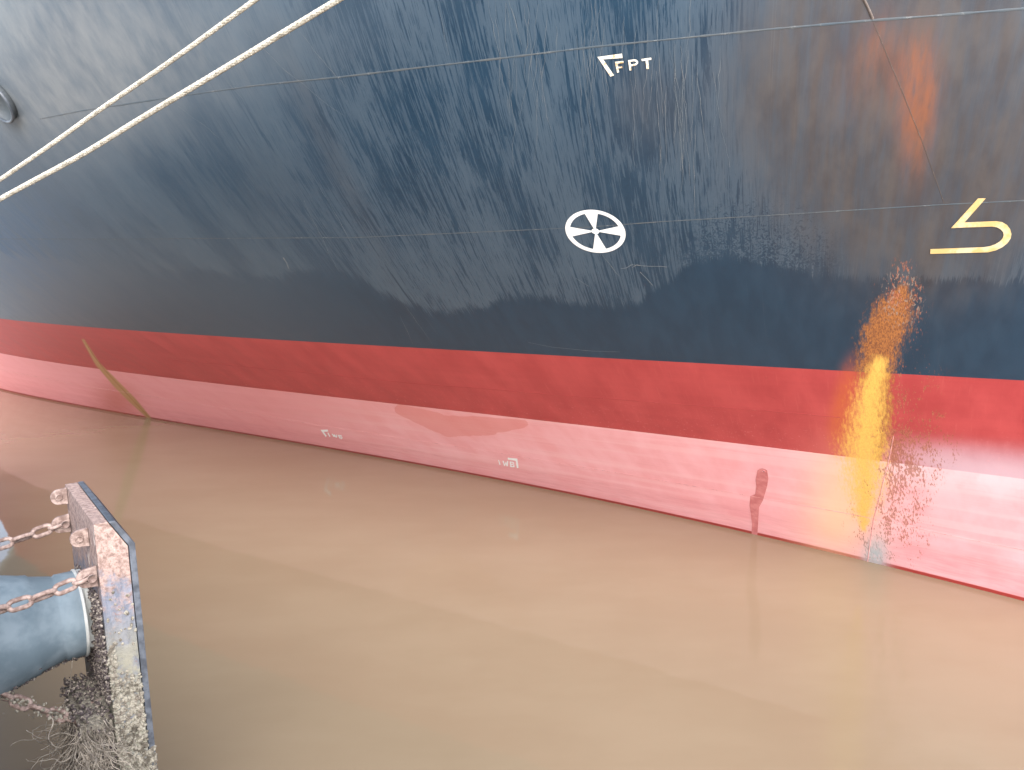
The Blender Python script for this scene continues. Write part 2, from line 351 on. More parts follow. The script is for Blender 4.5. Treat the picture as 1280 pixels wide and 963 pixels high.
# ------------------------------------------------------------------ setting
mt_w, n = mat('muddy_water'); co = n.objco()
mott = n.noise(co, (.22, .35, 1), 1, 5, .6); st = n.noise(co, (.5, 1.8, 1), 1, 4, .6, .4)
n.put(n.p.inputs['Base Color'], n.mix(n.step(n.add(mott, n.mul(st, .25)), .45, .8), (.196, .148, .098), (.211, .162, .109)))
n.p.inputs['Roughness'].default_value = .02; n.p.inputs['IOR'].default_value = 1.333
sx = n.n.new('ShaderNodeSeparateXYZ'); n.l.new(co, sx.inputs[0])
# eddies round the fender by the quay wall
dx = n.m('ADD', sx.outputs[0], 5.0); dy = n.m('ADD', sx.outputs[1], -6.2); rr = n.m('SQRT', n.add(n.mul(dx, dx), n.mul(dy, dy)))
eddy = n.step(rr, 1.5, .7)
glint = n.mul(eddy, n.step(n.noise(co, (3, 6, 1), 1, 5, .7, 1.2), .50, .60))
n.put(n.p.inputs['Base Color'], n.mix(n.mul(glint, .75), n.mix(n.step(n.add(mott, n.mul(st, .25)), .45, .8), (.196, .148, .098), (.211, .162, .109)), (.33, .30, .27)))  # pale sky glints on the ripples painted into the water colour
b = n.bump(n.noise(co, (.55, 1.0, 1), 1, 3, .5), .04, .10); b = n.bump(n.noise(co, (3, 6, 1), 1, 3, .5, .3), .03, .02, b)
b = n.bump(n.mul(n.noise(co, (5, 9, 1), 1, 4, .6, .8), eddy), 1.0, .10, b); n.put(n.p.inputs['Normal'], b)
R_ = 1500
o = mesh_obj('water', [(-R_, -R_, 0), (R_, -R_, 0), (R_, R_, 0), (-R_, R_, 0)], [(0, 1, 2, 3)], mt_w, smooth=False)
tag(o, 'flat muddy brown harbour water under the ship', kind='structure')
QD = math.radians(38.0); q3 = Vector((-math.sin(QD), math.cos(QD), 0)); n3 = Vector((math.cos(QD), math.sin(QD), 0)); z3 = Vector((0, 0, 1))
mq, n = mat('unseen_quay_concrete'); co = n.objco(); n.put(n.p.inputs['Base Color'], n.mix(n.step(n.noise(co, (1, 1, 1), 1.5, 7, .65), .3, .7), (.26, .245, .22), (.40, .385, .35))); n.p.inputs['Roughness'].default_value = .85
n.put(n.p.inputs['Normal'], n.bump(n.noise(co, (1, 1, 1), 12, 6), .4, .02))
QZ = 3.85
bm = bmesh.new()
def quad_prism(bm, A, B, C_, D_, zlo, zhi):
    vs = [bm.verts.new((p.x, p.y, z)) for z in (zlo, zhi) for p in (A, B, C_, D_)]
    for f in ((3, 2, 1, 0), (4, 5, 6, 7), (0, 1, 5, 4), (1, 2, 6, 5), (2, 3, 7, 6), (3, 0, 4, 7)): bm.faces.new([vs[i] for i in f])
e0 = n3 * -.12
quad_prism(bm, e0 - q3 * 60, e0 - n3 * 6.5 - q3 * 60, e0 - n3 * 6.5 + q3 * 20.5, e0 + q3 * 20.5, QZ - 1.0, QZ)  # unseen deck, made narrow, short and open below to let light reach the water
FQ = 6.35                                                      # the drop wall the fender is hung on, at this distance along the quay
quad_prism(bm, e0 - n3 * .003 + q3 * (FQ - 1.6), e0 - n3 * .6 + q3 * (FQ - 1.6), e0 - n3 * .6 + q3 * (FQ + 1.6), e0 - n3 * .003 + q3 * (FQ + 1.6), 1.6, QZ - .996)
for i in range(17):
    for j in (1.0, 5.4):
        c_ = e0 - n3 * j + q3 * (18.8 - 4.4 * i); bmesh.ops.create_cone(bm, cap_ends=True, segments=20, radius1=.4, radius2=.4, depth=QZ - 1.0 + 2, matrix=Matrix.Translation((c_.x, c_.y, (QZ - 3.0) / 2)))
bmesh.ops.recalc_face_normals(bm, faces=bm.faces)
tag(bm_obj('quay', bm, mq), 'pale concrete quay deck the ship is moored to, unseen, set on piles to let light through', kind='structure')

# ------------------------------------------------------------------ ship
ship = empty('ship', tuple(surf_p(0., 0.)))
tag(ship, 'large moored ship with dark blue topsides over a red boot top and pink waterline band', 'ship')
bpy.context.view_layer.update()
SI = Matrix.Translation(ship.location).inverted()
def adopt(o, parent=ship):
    o.parent = parent
    if parent is ship: o.matrix_parent_inverse = SI
    return o
M_top = topside_material(); M_red = red_material('boot_top_paint', False); M_pink = red_material('faded_bottom_paint', True)
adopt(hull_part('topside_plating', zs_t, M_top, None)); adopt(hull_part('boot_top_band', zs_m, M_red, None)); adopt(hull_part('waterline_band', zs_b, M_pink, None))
# deck and far side close the body
deckm = simple('deck_paint', (.10, .03, .025), (.16, .05, .04), 2, .7)
uu = us[::6]; T = surf_p(uu, np.full_like(uu, ztop)); Bk = T.copy(); Bk[:, 0] += NV[0] * 16; Bk[:, 1] += NV[1] * 16; Bl = Bk.copy(); Bl[:, 2] = -1
V = np.concatenate([T, Bk, Bl]); N_ = len(uu); fs = []
for i in range(N_ - 1):
    fs += [(i, i + 1, N_ + i + 1, N_ + i), (N_ + i, N_ + i + 1, 2 * N_ + i + 1, 2 * N_ + i)]
adopt(mesh_obj('deck', V, fs, deckm, smooth=False))

def decal(name, polys, material, off=.004, cuts=2, label=None, thick=0.0, parent=ship):
    """polys: outlines in survey coordinates, laid on the shell and following its curve"""
    bm = bmesh.new()
    for pl in polys:
        vs = [bm.verts.new((x, -y, 0)) for x, y in pl]; bm.faces.new(vs)
    bmesh.ops.triangulate(bm, faces=bm.faces)
    if cuts: bmesh.ops.subdivide_edges(bm, edges=bm.edges, cuts=cuts, use_grid_fill=True)
    xs = np.array([v.co.x for v in bm.verts]); ys = np.array([-v.co.y for v in bm.verts])
    P, N, _, _ = hull_at(xs, ys, off)
    for v, p in zip(bm.verts, P): v.co = p
    bm.normal_update()
    o = bm_obj(name, bm, material); adopt(o, parent)
    if label: o['label'] = label
    return o
def stroke(p, q, w, w2=None):
    w2 = w if w2 is None else w2
    (x0, y0), (x1, y1) = p, q; L = math.hypot(x1 - x0, y1 - y0); nx, ny = -(y1 - y0) / L, (x1 - x0) / L
    return [(x0 + nx * w / 2, y0 + ny * w / 2), (x1 + nx * w2 / 2, y1 + ny * w2 / 2), (x1 - nx * w2 / 2, y1 - ny * w2 / 2), (x0 - nx * w / 2, y0 - ny * w / 2)]
def z8(pts, ox, oy, s): return [(ox + x / s, oy + y / s) for x, y in pts]
M_white = mark_material('white_mark_paint', (.88, .89, .90), (.70, .72, .72), 14, .5, .8)
M_worn = mark_material('rusty_mark_paint', (.80, .78, .70), (.58, .33, .14), 26, .50, .62)
M_gold = mark_material('yellow_mark_paint', (.62, .44, .18), (.68, .56, .36), 5, .42, .62)
# bow thruster wheel: ring and four flared spokes cut from one plate
ctr = (744.4, 289.0); av = (36.9, -1.4); bv = (7.6, 26.9)
bm = bmesh.new(); NR = [0, .13, .3, .5, .68, .84, .92, 1.0]; NA = 96; gv = {}
def gvert(i, j):
    j %= NA; k = (i, j if i else 0)
    if k not in gv:
        r = NR[i]; t = 2 * math.pi * (j + .5) / NA; a, b_ = r * math.cos(t), r * math.sin(t)
        gv[k] = bm.verts.new((ctr[0] + a * av[0] + b_ * bv[0], -(ctr[1] + a * av[1] + b_ * bv[1]), 0))
    return gv[k]
for i in range(len(NR) - 1):
    for j in range(NA):
        ang = ((j + 1) / NA * 360) % 90
        if NR[i] >= .84 or NR[i + 1] <= .131 or ang <= 15.1 or ang > 75:
            c = [gvert(i, j), gvert(i + 1, j), gvert(i + 1, j + 1), gvert(i, j + 1)]
            c2 = []
            for v in c:
                if v not in c2: c2.append(v)
            bm.faces.new(c2)
xs = np.array([v.co.x for v in bm.verts]); ys = np.array([-v.co.y for v in bm.verts]); P = hull_at(xs, ys, .006)[0]
for v, p in zip(bm.verts, P): v.co = p
adopt(bm_obj('thruster_mark', bm, M_white))['label'] = 'white four spoked wheel mark on the dark blue plating'
# FPT tank mark
fpt = [[(375, 330), (620, 296), (627, 340), (432, 354), (542, 514), (505, 527)],
       [(550, 378), (634, 370), (636, 390), (575, 397), (592, 482), (572, 488)], [(582, 428), (622, 424), (624, 440), (584, 444)],
       [(815, 350), (912, 336), (915, 358), (882, 362), (890, 448), (866, 452), (856, 366), (819, 372)]]
fpt = [z8(p, 700, 30, 8) for p in fpt]
def letter(pts, ox, oy, s, w): return [stroke(a, b, w) for a, b in zip(z8(pts, ox, oy, s)[:-1], z8(pts, ox, oy, s)[1:])]
fpt += [z8(p, 700, 30, 8) for p in ([(680, 362), (702, 360), (716, 462), (696, 466)], [(702, 360), (745, 353), (765, 357), (760, 376), (740, 372), (704, 378)],
        [(765, 357), (782, 375), (780, 395), (764, 390), (760, 376)], [(764, 390), (780, 395), (762, 412), (745, 418), (709, 422), (707, 405), (742, 400)])]
decal('tank_mark', fpt, M_worn, .005, 1, 'corner mark and letters FPT in rust stained white paint')
# IWB marks
def iwb(ox, oy, s, polys, label): decal('tank_mark', [z8(p, ox, oy, s) for p in polys], M_white, .005, 1, label)
iwb(390, 520, 10.7, [[(115, 185), (212, 182), (214, 210), (158, 212), (200, 268), (183, 280)], [(206, 228), (218, 222), (247, 272), (236, 282)],
    [(262, 240), (275, 236), (300, 272), (290, 282)], [(290, 250), (300, 246), (312, 276), (292, 280)], [(292, 248), (304, 246), (334, 282), (322, 292)], [(325, 248), (336, 246), (338, 286), (326, 290)],
    [(345, 256), (358, 250), (385, 300), (373, 306)], [(362, 252), (392, 258), (388, 270), (368, 266)], [(374, 274), (400, 276), (396, 288), (380, 286)], [(383, 300), (405, 292), (408, 302), (390, 312)], [(392, 258), (400, 262), (398, 272), (388, 270)], [(398, 276), (410, 284), (405, 300), (396, 290)]],
    'small white corner mark and letters IWB, left one of two low on the pink band')
iwb(600, 560, 10.7, [[(372, 128), (500, 142), (518, 266), (494, 270), (478, 172), (372, 154)], [(243, 162), (256, 160), (276, 224), (263, 228)],
    [(300, 172), (316, 170), (338, 236), (324, 242)], [(324, 238), (342, 190), (352, 190), (338, 240)], [(340, 190), (352, 188), (372, 242), (358, 248)], [(356, 246), (364, 172), (378, 172), (372, 244)],
    [(398, 181), (413, 180), (425, 254), (406, 254)], [(405, 180), (440, 184), (443, 197), (407, 194)], [(411, 212), (446, 214), (448, 226), (413, 225)],
    [(415, 242), (455, 244), (460, 257), (418, 256)], [(438, 184), (452, 192), (456, 212), (442, 214)], [(444, 214), (460, 226), (464, 252), (450, 250)]],
    'small white letters IWB with corner mark after them, right one of two low on the pink band')
# draft numeral 5
def arc(cx, cy, rx, ry, a0, a1, k): return [(cx + rx * math.cos(math.radians(a0 + (a1 - a0) * i / k)), cy + ry * math.sin(math.radians(a0 + (a1 - a0) * i / k))) for i in range(k + 1)]
outer = [(685, 463), (1000, 450), (1060, 460), (1108, 488), (1140, 530), (1154, 580), (1145, 625), (1115, 670), (1065, 710), (1000, 742), (920, 762)]
inner = [(668, 515), (960, 504), (1008, 512), (1046, 532), (1070, 560), (1076, 590), (1066, 622), (1036, 655), (990, 682), (940, 700), (880, 710)]
five = [[(820, 223), (898, 222), (685, 463), (550, 520)], [(685, 463), (668, 515), (550, 520)]]
five += [[outer[i], outer[i + 1], inner[i + 1], inner[i]] for i in range(len(outer) - 1)]
five += [[(920, 762), (343, 778), (343, 730), (880, 710)]]
decal('draft_mark', [z8(p, 1120, 220, 8) for p in five], M_gold, .006, 1, 'large yellow numeral 5 on the dark plating')

def ribbon(name, pts, width, material, raise_=.004, step=6, jitter=0.0, parent=ship, wfun=None, rows=5):
    """weld bead laid along surveyed points: a low rounded ridge that follows the shell"""
    xs, ys = [], []
    for (x0, y0), (x1, y1) in zip(pts[:-1], pts[1:]):
        k = max(1, int(math.hypot(x1 - x0, y1 - y0) / step))
        for i in range(k): xs.append(x0 + (x1 - x0) * i / k); ys.append(y0 + (y1 - y0) * i / k)
    xs.append(pts[-1][0]); ys.append(pts[-1][1])
    P, N, _, _ = hull_at(xs, ys, 0); n_ = len(P)
    T = np.gradient(P, axis=0); T /= np.linalg.norm(T, axis=1, keepdims=True) + 1e-9; S = np.cross(T, N); S /= np.linalg.norm(S, axis=1, keepdims=True) + 1e-9
    V = []; fs = []
    for i in range(n_):
        w = width * (1 + jitter * (random.random() * 2 - 1)); 
        if wfun: w *= wfun(i / (n_ - 1))
        for k in range(rows):
            a = k / (rows - 1) * 2 - 1
            V.append(P[i] + S[i] * a * w / 2 + N[i] * (.0012 + raise_ * (1 - a * a)))
    for i in range(n_ - 1):
        for k in range(rows - 1): fs.append((i * rows + k, i * rows + k + 1, (i + 1) * rows + k + 1, (i + 1) * rows + k))
    o = mesh_obj(name, V, fs, material); adopt(o, parent); return o
def seam_material(name, c1, c2, c3, lo=.56, hi=.66):
    mt, n = mat(name); co = n.objco(); f = n.noise(co, (1, 1, 1), 9, 6, .75); g = n.noise(co, (1, 1, 1), 3, 2)
    c = n.mix(n.step(g, .3, .7), c1, c2); n.put(n.p.inputs['Base Color'], n.mix(n.step(f, lo, hi), c, c3)); n.p.inputs['Roughness'].default_value = .45; return mt
M_seam = seam_material('seam_paint', (.070, .092, .115), (.095, .105, .115), (.22, .23, .24), .55, .72)
M_seamr = seam_material('seam_paint_red', (.30, .035, .035), (.36, .05, .05), (.42, .08, .08))
M_seamp = seam_material('seam_paint_pink', (.66, .28, .28), (.80, .42, .42), (.45, .22, .21), .52, .6)
S1 = [(50, 149), (100, 139), (160, 130), (218, 121), (320, 107), (430, 96), (530, 84), (635, 72), (740, 59), (830, 50), (960, 37), (1085, 26), (1180, 19), (1280, 11), (1330, 7)]
S2 = [(-10, 299), (33, 299), (160, 299), (292, 298), (444, 297), (560, 292), (736, 284), (830, 277), (1000, 267), (1179, 256), (1280, 251), (1330, 248)]
ribbon('weld_seam', S1, .020, M_seam, .0016, jitter=.35); ribbon('weld_seam', S2, .014, M_seam, .0012, jitter=.35)
ribbon('weld_seam', [(210, 450), (330, 461), (400, 468), (520, 480), (615, 487), (720, 496), (830, 504), (960, 514), (1050, 522)], .014, M_seamr, .003, jitter=.3)
ribbon('weld_seam', [(0, 462), (120, 485), (200, 497), (300, 514), (400, 532), (510, 549), (620, 566), (740, 586), (850, 605), (960, 624), (1075, 645), (1180, 668), (1290, 690)], .014, M_seamp, .003, jitter=.3)
M_seamb = seam_material('seam_paint_brown', (.075, .058, .052), (.10, .078, .07), (.16, .13, .12))
ribbon('weld_seam', [(1077, -6), (1084, 8), (1091, 24)], .028, M_seamb, .007)
ribbon('weld_seam', [(1092, 28), (1110, 72), (1130, 120), (1152, 175), (1170, 225), (1180, 254)], .0055, M_seamb, .0006)
ribbon('weld_seam', [(1117, 545), (1110, 580), (1100, 620), (1092, 650), (1084, 705)], .012, M_seamp, .004)
M_streak = mark_material('ochre_streak', (.42, .22, .095), (.34, .14, .06), 20, .4, .6)
ribbon('rust_streak', [(106, 427), (118, 446), (135, 468), (158, 492), (186, 522)], .032, M_streak, .006, step=3, jitter=.4, wfun=lambda t: .25 + 1.0 * math.sin(math.pi * min(1, t * 1.1)) ** 1.5)
# drain hole with its wet run
M_wet = simple('wet_pink_paint', (.50, .15, .155), (.62, .23, .235), 6, .22, .1)
st_l = [(947, 588), (944.5, 600), (945.5, 608), (944, 618), (938, 620), (937, 632), (939, 645), (940, 655), (939.5, 668.5)]
st_r = [(959, 588), (960.5, 598), (959, 608), (956, 618), (953.5, 626), (949, 634), (948, 648), (947.5, 658), (946.5, 670.5)]
top = [(950, 586), (953, 585.5), (956, 586.2)]
wet = [[(947, 588), (950, 586), (953, 585.5), (956, 586.2), (959, 588)]] + [[st_l[i], st_r[i], st_r[i + 1], st_l[i + 1]] for i in range(len(st_l) - 1)]
decal('wet_run', wet, M_wet, .003, 1, 'dark wet run of water below the drain hole')
M_dark = simple('dark_opening', (.01, .01, .01), (.02, .015, .012), 10, .8, .1)
def collar(name, px, py, rad, tube, material, inner, depth=.03, squash=1.0, seg=32):
    P, N, _, _ = hull_at(px, py, 0); P = Vector(P[0]); N = Vector(N[0]); X = N.cross(Vector((0, 0, 1))).normalized(); Y = N.cross(X).normalized()
    V = []; fs = []
    for i in range(seg):
        t = 2 * math.pi * i / seg; c = P + (X * math.cos(t) + Y * math.sin(t) * squash) * rad; d = (X * math.cos(t) + Y * math.sin(t))
        for k in range(8):
            a = 2 * math.pi * k / 8; V.append(c + d * tube * math.cos(a) + N * (tube * math.sin(a) + depth))
    for i in range(seg):
        for k in range(8): fs.append((i * 8 + k, i * 8 + (k + 1) % 8, ((i + 1) % seg) * 8 + (k + 1) % 8, ((i + 1) % seg) * 8 + k))
    o = mesh_obj(name, V, fs, material); adopt(o)
    V = []; fs = []
    for i in range(seg):
        t = 2 * math.pi * i / seg; d = X * math.cos(t) + Y * math.sin(t) * squash
        V += [P + d * rad + N * depth, P + d * rad * .97 + N * .004]
    V.append(P + N * .004)
    for i in range(seg):
        j = (i + 1) % seg; fs += [(2 * i, 2 * j, 2 * j + 1, 2 * i + 1), (2 * i + 1, 2 * j + 1, 2 * seg)]
    i_ = mesh_obj('opening', V, fs, inner); i_.parent = o; i_.matrix_parent_inverse = o.matrix_parent_inverse.copy() @ Matrix.Identity(4); i_.matrix_parent_inverse = Matrix.Identity(4)
    return o
collar('drain_hole', 954.5, 589, .024, .005, M_wet, M_dark, .003, seg=16)
M_collar = simple('collar_paint', (.05, .06, .075), (.09, .10, .12), 6, .35, .1)
collar('hawse_collar', 1, 124, .34, .026, M_collar, simple('pipe_inside', (.05, .06, .07), (.08, .09, .10), 4, .5, .2), .10)['label'] = 'round pipe collar at the left edge of the plating'

# fine scratches
M_scr = mark_material('bare_scratch', (.12, .145, .17), (.22, .22, .22), 6)
V = []; fs = []
def scratch(pts, w):
    xs = [p[0] for p in pts]; ys = [p[1] for p in pts]; P, N, _, _ = hull_at(xs, ys, .0018)
    T = np.gradient(P, axis=0); T /= np.linalg.norm(T, axis=1, keepdims=True) + 1e-9; S = np.cross(T, N); b0 = len(V)
    for i in range(len(P)):
        ww = w * (.4 + .6 * math.sin(math.pi * (i + .5) / len(P))); V.append(P[i] - S[i] * ww / 2); V.append(P[i] + S[i] * ww / 2)
    for i in range(len(P) - 1): fs.append((b0 + 2 * i, b0 + 2 * i + 1, b0 + 2 * i + 3, b0 + 2 * i + 2))
def wander(x, y, dx, dy, n_, amp):
    p = [(x, y)]
    for _ in range(n_): x += dx + random.gauss(0, amp); y += dy * random.uniform(.8, 1.2); p.append((x, y))
    return p
for _ in range(40):
    x = random.uniform(600, 900); scratch(wander(x, random.uniform(-10, 90), random.uniform(-1.5, 1.5) , 9, random.randint(6, 16), 1.1), .0032)
for _ in range(14):
    x = random.uniform(820, 880); scratch(wander(x, random.uniform(40, 200), random.uniform(-1, 1), 9, random.randint(5, 14), .8), .004)
for x, y, dx, n_ in ((548, 8, .9, 9), (636, 0, 2.2, 8), (380, 250, 3.2, 14), (400, 235, 4, 12), (220, 30, 6, 14), (300, 35, 8, 16), (205, 120, 9, 8), (500, 395, 3, 5), (505, 380, 5, 7), (375, 40, 6, 10)):
    scratch(wander(x, y, dx, 7, n_, .6), .0045)
scratch([(776, 336), (783, 335), (788, 332), (791, 330.5)], .012); scratch([(788, 331), (800, 332), (812, 333), (826, 333), (834, 334)], .010); scratch([(790, 335), (796, 331), (806, 333)], .008)
scratch([(752, 318), (762, 330), (770, 341), (774, 345)], .006); scratch([(800, 340), (808, 348), (816, 357)], .012); scratch([(354, 322), (358, 328), (361, 336)], .03)
scratch([(660, 428), (690, 434), (740, 439), (775, 440)], .008); scratch([(720, 348), (728, 353), (736, 358)], .006)
o = mesh_obj('scratches', V, fs, M_scr); adopt(o); o['kind'] = 'stuff'

# ------------------------------------------------------------------ mooring ropes
mr_, n = mat('mooring_rope'); co = n.objco()
n.put(n.p.inputs['Base Color'], n.mix(n.step(n.noise(co, (1, 1, 1), 14, 5, .6), .35, .7), (.47, .44, .38), (.24, .215, .175))); n.p.inputs['Roughness'].default_value = .8
n.put(n.p.inputs['Normal'], n.bump(n.noise(co, (1, 1, 1), 120, 3), .5, .004))
def pt_depth(x, y, Y):
    r = ray(x, y); r = r / r[1] * Y; return np.array([r[0], r[1], r[2] + H])
def rope(px, label, rad, bollard):
    pts = []
    for x, y in px:
        t = (x + 300) / 1200.; Y = 1 / (.0775 + (.145 - .0775) * t); pts.append(pt_depth(x, y, Y))
    pts = np.array([bollard] + pts); root = None
    s = np.r_[0, np.cumsum(np.linalg.norm(np.diff(pts, axis=0), axis=1))]; L = s[-1]; m_ = 900; ss = np.linspace(0, L, m_)
    # smooth path
    C_ = np.stack([np.interp(ss, s, pts[:, i]) for i in range(3)], 1); kern = np.hanning(81); kern /= kern.sum()
    Cp = np.pad(C_, ((40, 40), (0, 0)), mode='reflect', reflect_type='odd'); C_ = np.stack([np.convolve(Cp[:, i], kern, 'valid') for i in range(3)], 1)
    T = np.gradient(C_, axis=0); T /= np.linalg.norm(T, axis=1, keepdims=True); A = np.cross(T, [0, 0, 1.]); A /= np.linalg.norm(A, axis=1, keepdims=True); B = np.cross(A, T)
    m2 = int(L / .022); idx = np.linspace(0, m_ - 1, m2)
    ip = lambda Q: np.stack([np.interp(idx, np.arange(m_), Q[:, i]) for i in range(3)], 1)
    C_, A, B = ip(C_), ip(A), ip(B); st = idx / (m_ - 1) * L
    V = []; fs = []; lay = .26; sr = rad * .44
    for hand in (1, -1):
        for k in range(4):
            ph = 2 * math.pi * (k + (.5 if hand < 0 else 0)) / 4 + hand * st / lay * 2 * math.pi
            rr_ = rad * .60 + rad * .11 * np.cos(4 * 2 * math.pi * st / lay * 1.0 + (math.pi if hand < 0 else 0) )
            D = A * np.cos(ph)[:, None] + B * np.sin(ph)[:, None]; cc = C_ + D * rr_[:, None]
            E_ = np.cross(np.gradient(cc, axis=0), D); E_ /= np.linalg.norm(E_, axis=1, keepdims=True); b0 = len(V); R6 = 6
            for j in range(R6):
                a = 2 * math.pi * j / R6; V_ = cc + (D * math.cos(a) * .8 + E_ * math.sin(a) * 1.25) * sr
                V.extend(V_)
            for j in range(R6):
                j2 = (j + 1) % R6
                i = np.arange(m2 - 1); fs.extend(np.stack([b0 + j * m2 + i, b0 + j * m2 + i + 1, b0 + j2 * m2 + i + 1, b0 + j2 * m2 + i], 1))
    # loose yarns
    for _ in range(int(L * 14)):
        i = random.randrange(m2 - 2); a = random.uniform(0, 6.28); d = A[i] * math.cos(a) + B[i] * math.sin(a); p = C_[i] + d * rad * .95; q_ = p + d * random.uniform(.006, .02) + (C_[i + 1] - C_[i]) * random.uniform(-1, 1)
        b0 = len(V); w = (C_[i + 1] - C_[i]) * .12; V.extend([p - w, p + w, q_]); fs.append((b0, b0 + 1, b0 + 2))
    o = mesh_obj('mooring_rope', V, fs, mr_); tag(o, label, 'rope', 'white mooring ropes crossing in front of the hull'); return o
BP = pt_depth(-300, 440, 12.9); BZ = QZ + .42
rope([(0, 225), (60, 184), (128, 135), (215, 76), (319, 0), (560, -172), (900, -410)], 'upper and thinner white mooring rope crossing the top left corner of the hull', .029, np.array([BP[0] - .1, BP[1] + .2, BZ]))
rope([(0, 249), (50, 222), (101, 195), (178, 147), (285, 83), (424, -1), (620, -118), (900, -285)], 'lower and thicker frayed white mooring rope passing in front of the hull', .034, np.array([BP[0] + .1, BP[1] - .15, BZ]))
# bollard the ropes are made fast to
def lathe(name, prof, material, parent=None, seg=32, origin=Vector((0, 0, 0)), ax=z3, xa=None):
    ax = ax.normalized(); xa = xa or (Vector((1, 0, 0)) if abs(ax.x) < .9 else Vector((0, 1, 0))); ya = ax.cross(xa).normalized(); xa = ya.cross(ax).normalized()
    V = []; fs = []
    for r, h in prof:
        for i in range(seg):
            t = 2 * math.pi * i / seg; V.append(origin + ax * h + (xa * math.cos(t) + ya * math.sin(t)) * r)
    for k in range(len(prof) - 1):
        for i in range(seg): fs.append((k * seg + i, k * seg + (i + 1) % seg, (k + 1) * seg + (i + 1) % seg, (k + 1) * seg + i))
    return mesh_obj(name, V, fs, material, parent)
M_iron = simple('painted_iron', (.05, .05, .05), (.16, .07, .04), 9, .6, .3)
bo = empty('mooring_bollard', (BP[0], BP[1], QZ)); tag(bo, 'squat iron mooring bollard holding the two white ropes', 'bollard')
lathe('base_plate', [(0, 0), (.36, 0), (.36, .05), (.2, .06)], M_iron, bo); lathe('post', [(.2, .05), (.17, .12), (.165, .42), (.24, .52), (.26, .6), (.2, .68), (0.001, .7)], M_iron, bo)

# ------------------------------------------------------------------ fender on the quay wall
def on_level(x, y, z):
    r = ray(x, y); t = (z - H) / r[2]; return Vector((r[0] * t, r[1] * t, z))
ZT = H - 1.75
nb = on_level(117, 656, ZT)                                # near, quay-side top corner of the panel
PL = 1.22; PH = 4.4
rootf = empty('fender', tuple(nb)); tag(rootf, 'rusty steel fender panel with grey rubber cone, barnacles and weed, in front of the quay', 'fender')
def fl_(a, b_, c): return q3 * a + n3 * b_ + z3 * c         # along quay, towards ship, up
mp, n = mat('rusty_panel_steel'); co = n.objco(); sz = n.n.new('ShaderNodeSeparateXYZ'); n.l.new(co, sz.inputs[0]); hgt = sz.outputs[2]
f1 = n.noise(co, (1, 1, 1), 7, 7, .7); f2 = n.noise(co, (1, 1, .25), 13, 6, .7); f3 = n.noise(co, (1, 1, 1), 30, 5, .7)
steelc = n.mix(n.step(f2, .35, .65), (.07, .08, .11), (.15, .16, .20)); rustc = n.mix(n.step(f3, .35, .65), (.13, .082, .07), (.30, .215, .19))
c = n.mix(n.step(n.add(f1, n.mul(hgt, .55)), .12, .30), steelc, rustc)
c = n.mix(n.mul(n.step(f3, .60, .68), .8), c, (.16, .07, .055)); c = n.mix(n.mul(n.step(f1, .58, .68), n.step(hgt, -.75, -.1)), c, (.48, .42, .37))
c = n.mix(n.mul(n.step(hgt, -.6, -1.1), n.step(f1, .3, .55)), c, (.20, .19, .15))
n.put(n.p.inputs['Base Color'], c); n.p.inputs['Roughness'].default_value = .75; n.put(n.p.inputs['Normal'], n.bump(n.add(f1, n.mul(f3, .5)), .7, .02))
def prism(name, prof, a0, a1, material, parent, bevel=.006):
    """profile in (towards ship, up) swept along the quay direction"""
    bm = bmesh.new(); A = [bm.verts.new(fl_(a0, x, z)) for x, z in prof]; B = [bm.verts.new(fl_(a1, x, z)) for x, z in prof]
    bm.faces.new(A); bm.faces.new(B[::-1])
    for i in range(len(prof)): j = (i + 1) % len(prof); bm.faces.new([A[i], B[i], B[j], A[j]])
    bmesh.ops.recalc_face_normals(bm, faces=bm.faces)
    if bevel: bmesh.ops.bevel(bm, geom=list(bm.edges), offset=bevel, segments=2, profile=.7, affect='EDGES')
    return bm_obj(name, bm, material, parent)
T_ = .195
prism('panel', [(0, 0), (.085, 0), (T_, -.20), (T_, -PH), (0, -PH)], 0, PL, mp, rootf, .01)
M_pad = simple('blue_black_pad', (.03, .035, .046), (.075, .085, .105), 14, .55, .3)
g_ = .004
prism('facing_pad', [(.085 + g_, .0), (.085 + g_ + .042, .0), (T_ + g_ + .042, -.19), (T_ + g_ + .042, -PH), (T_ + g_, -PH), (T_ + g_, -.20)], -.006, PL + .006, M_pad, rootf, .008)
M_rub = simple('grey_blue_rubber', (.075, .105, .13), (.125, .16, .19), 5, .85, .15)
fc = fl_(PL * .47, 0, -.83)                                   # cone axis on the panel
M_spacer = simple('galvanised_spacer', (.24, .255, .255), (.36, .365, .36), 9, .6, .3)
bm = bmesh.new()
quad = [fl_(PL * .47 + a, b_, -.80 + c) for a in (-.2, .2) for b_ in (-.066, -.004) for c in (-.24, .24)]
vs = [bm.verts.new(p) for p in quad]
for f in ((0, 1, 3, 2), (4, 6, 7, 5), (0, 4, 5, 1), (2, 3, 7, 6), (0, 2, 6, 4), (1, 5, 7, 3)): bm.faces.new([vs[i] for i in f])
bmesh.ops.recalc_face_normals(bm, faces=bm.faces); bmesh.ops.bevel(bm, geom=list(bm.edges), offset=.015, segments=2, affect='EDGES'); bm_obj('spacer', bm, M_spacer, rootf)
cone = lathe('rubber_cone', [(.001, .07), (.30, .07), (.315, .085), (.318, .20), (.305, .215), (.312, .23), (.345, .36), (.36, .375), (.368, .42), (.45, .70), (.48, .80), (.54, .82), (.54, .90), (.001, .905)], M_rub, rootf, 64, fc, -n3)
lathe('flange', [(.10, .062), (.322, .062), (.326, .068), (.326, .082), (.30, .085)], M_spacer, rootf, 64, fc, -n3)
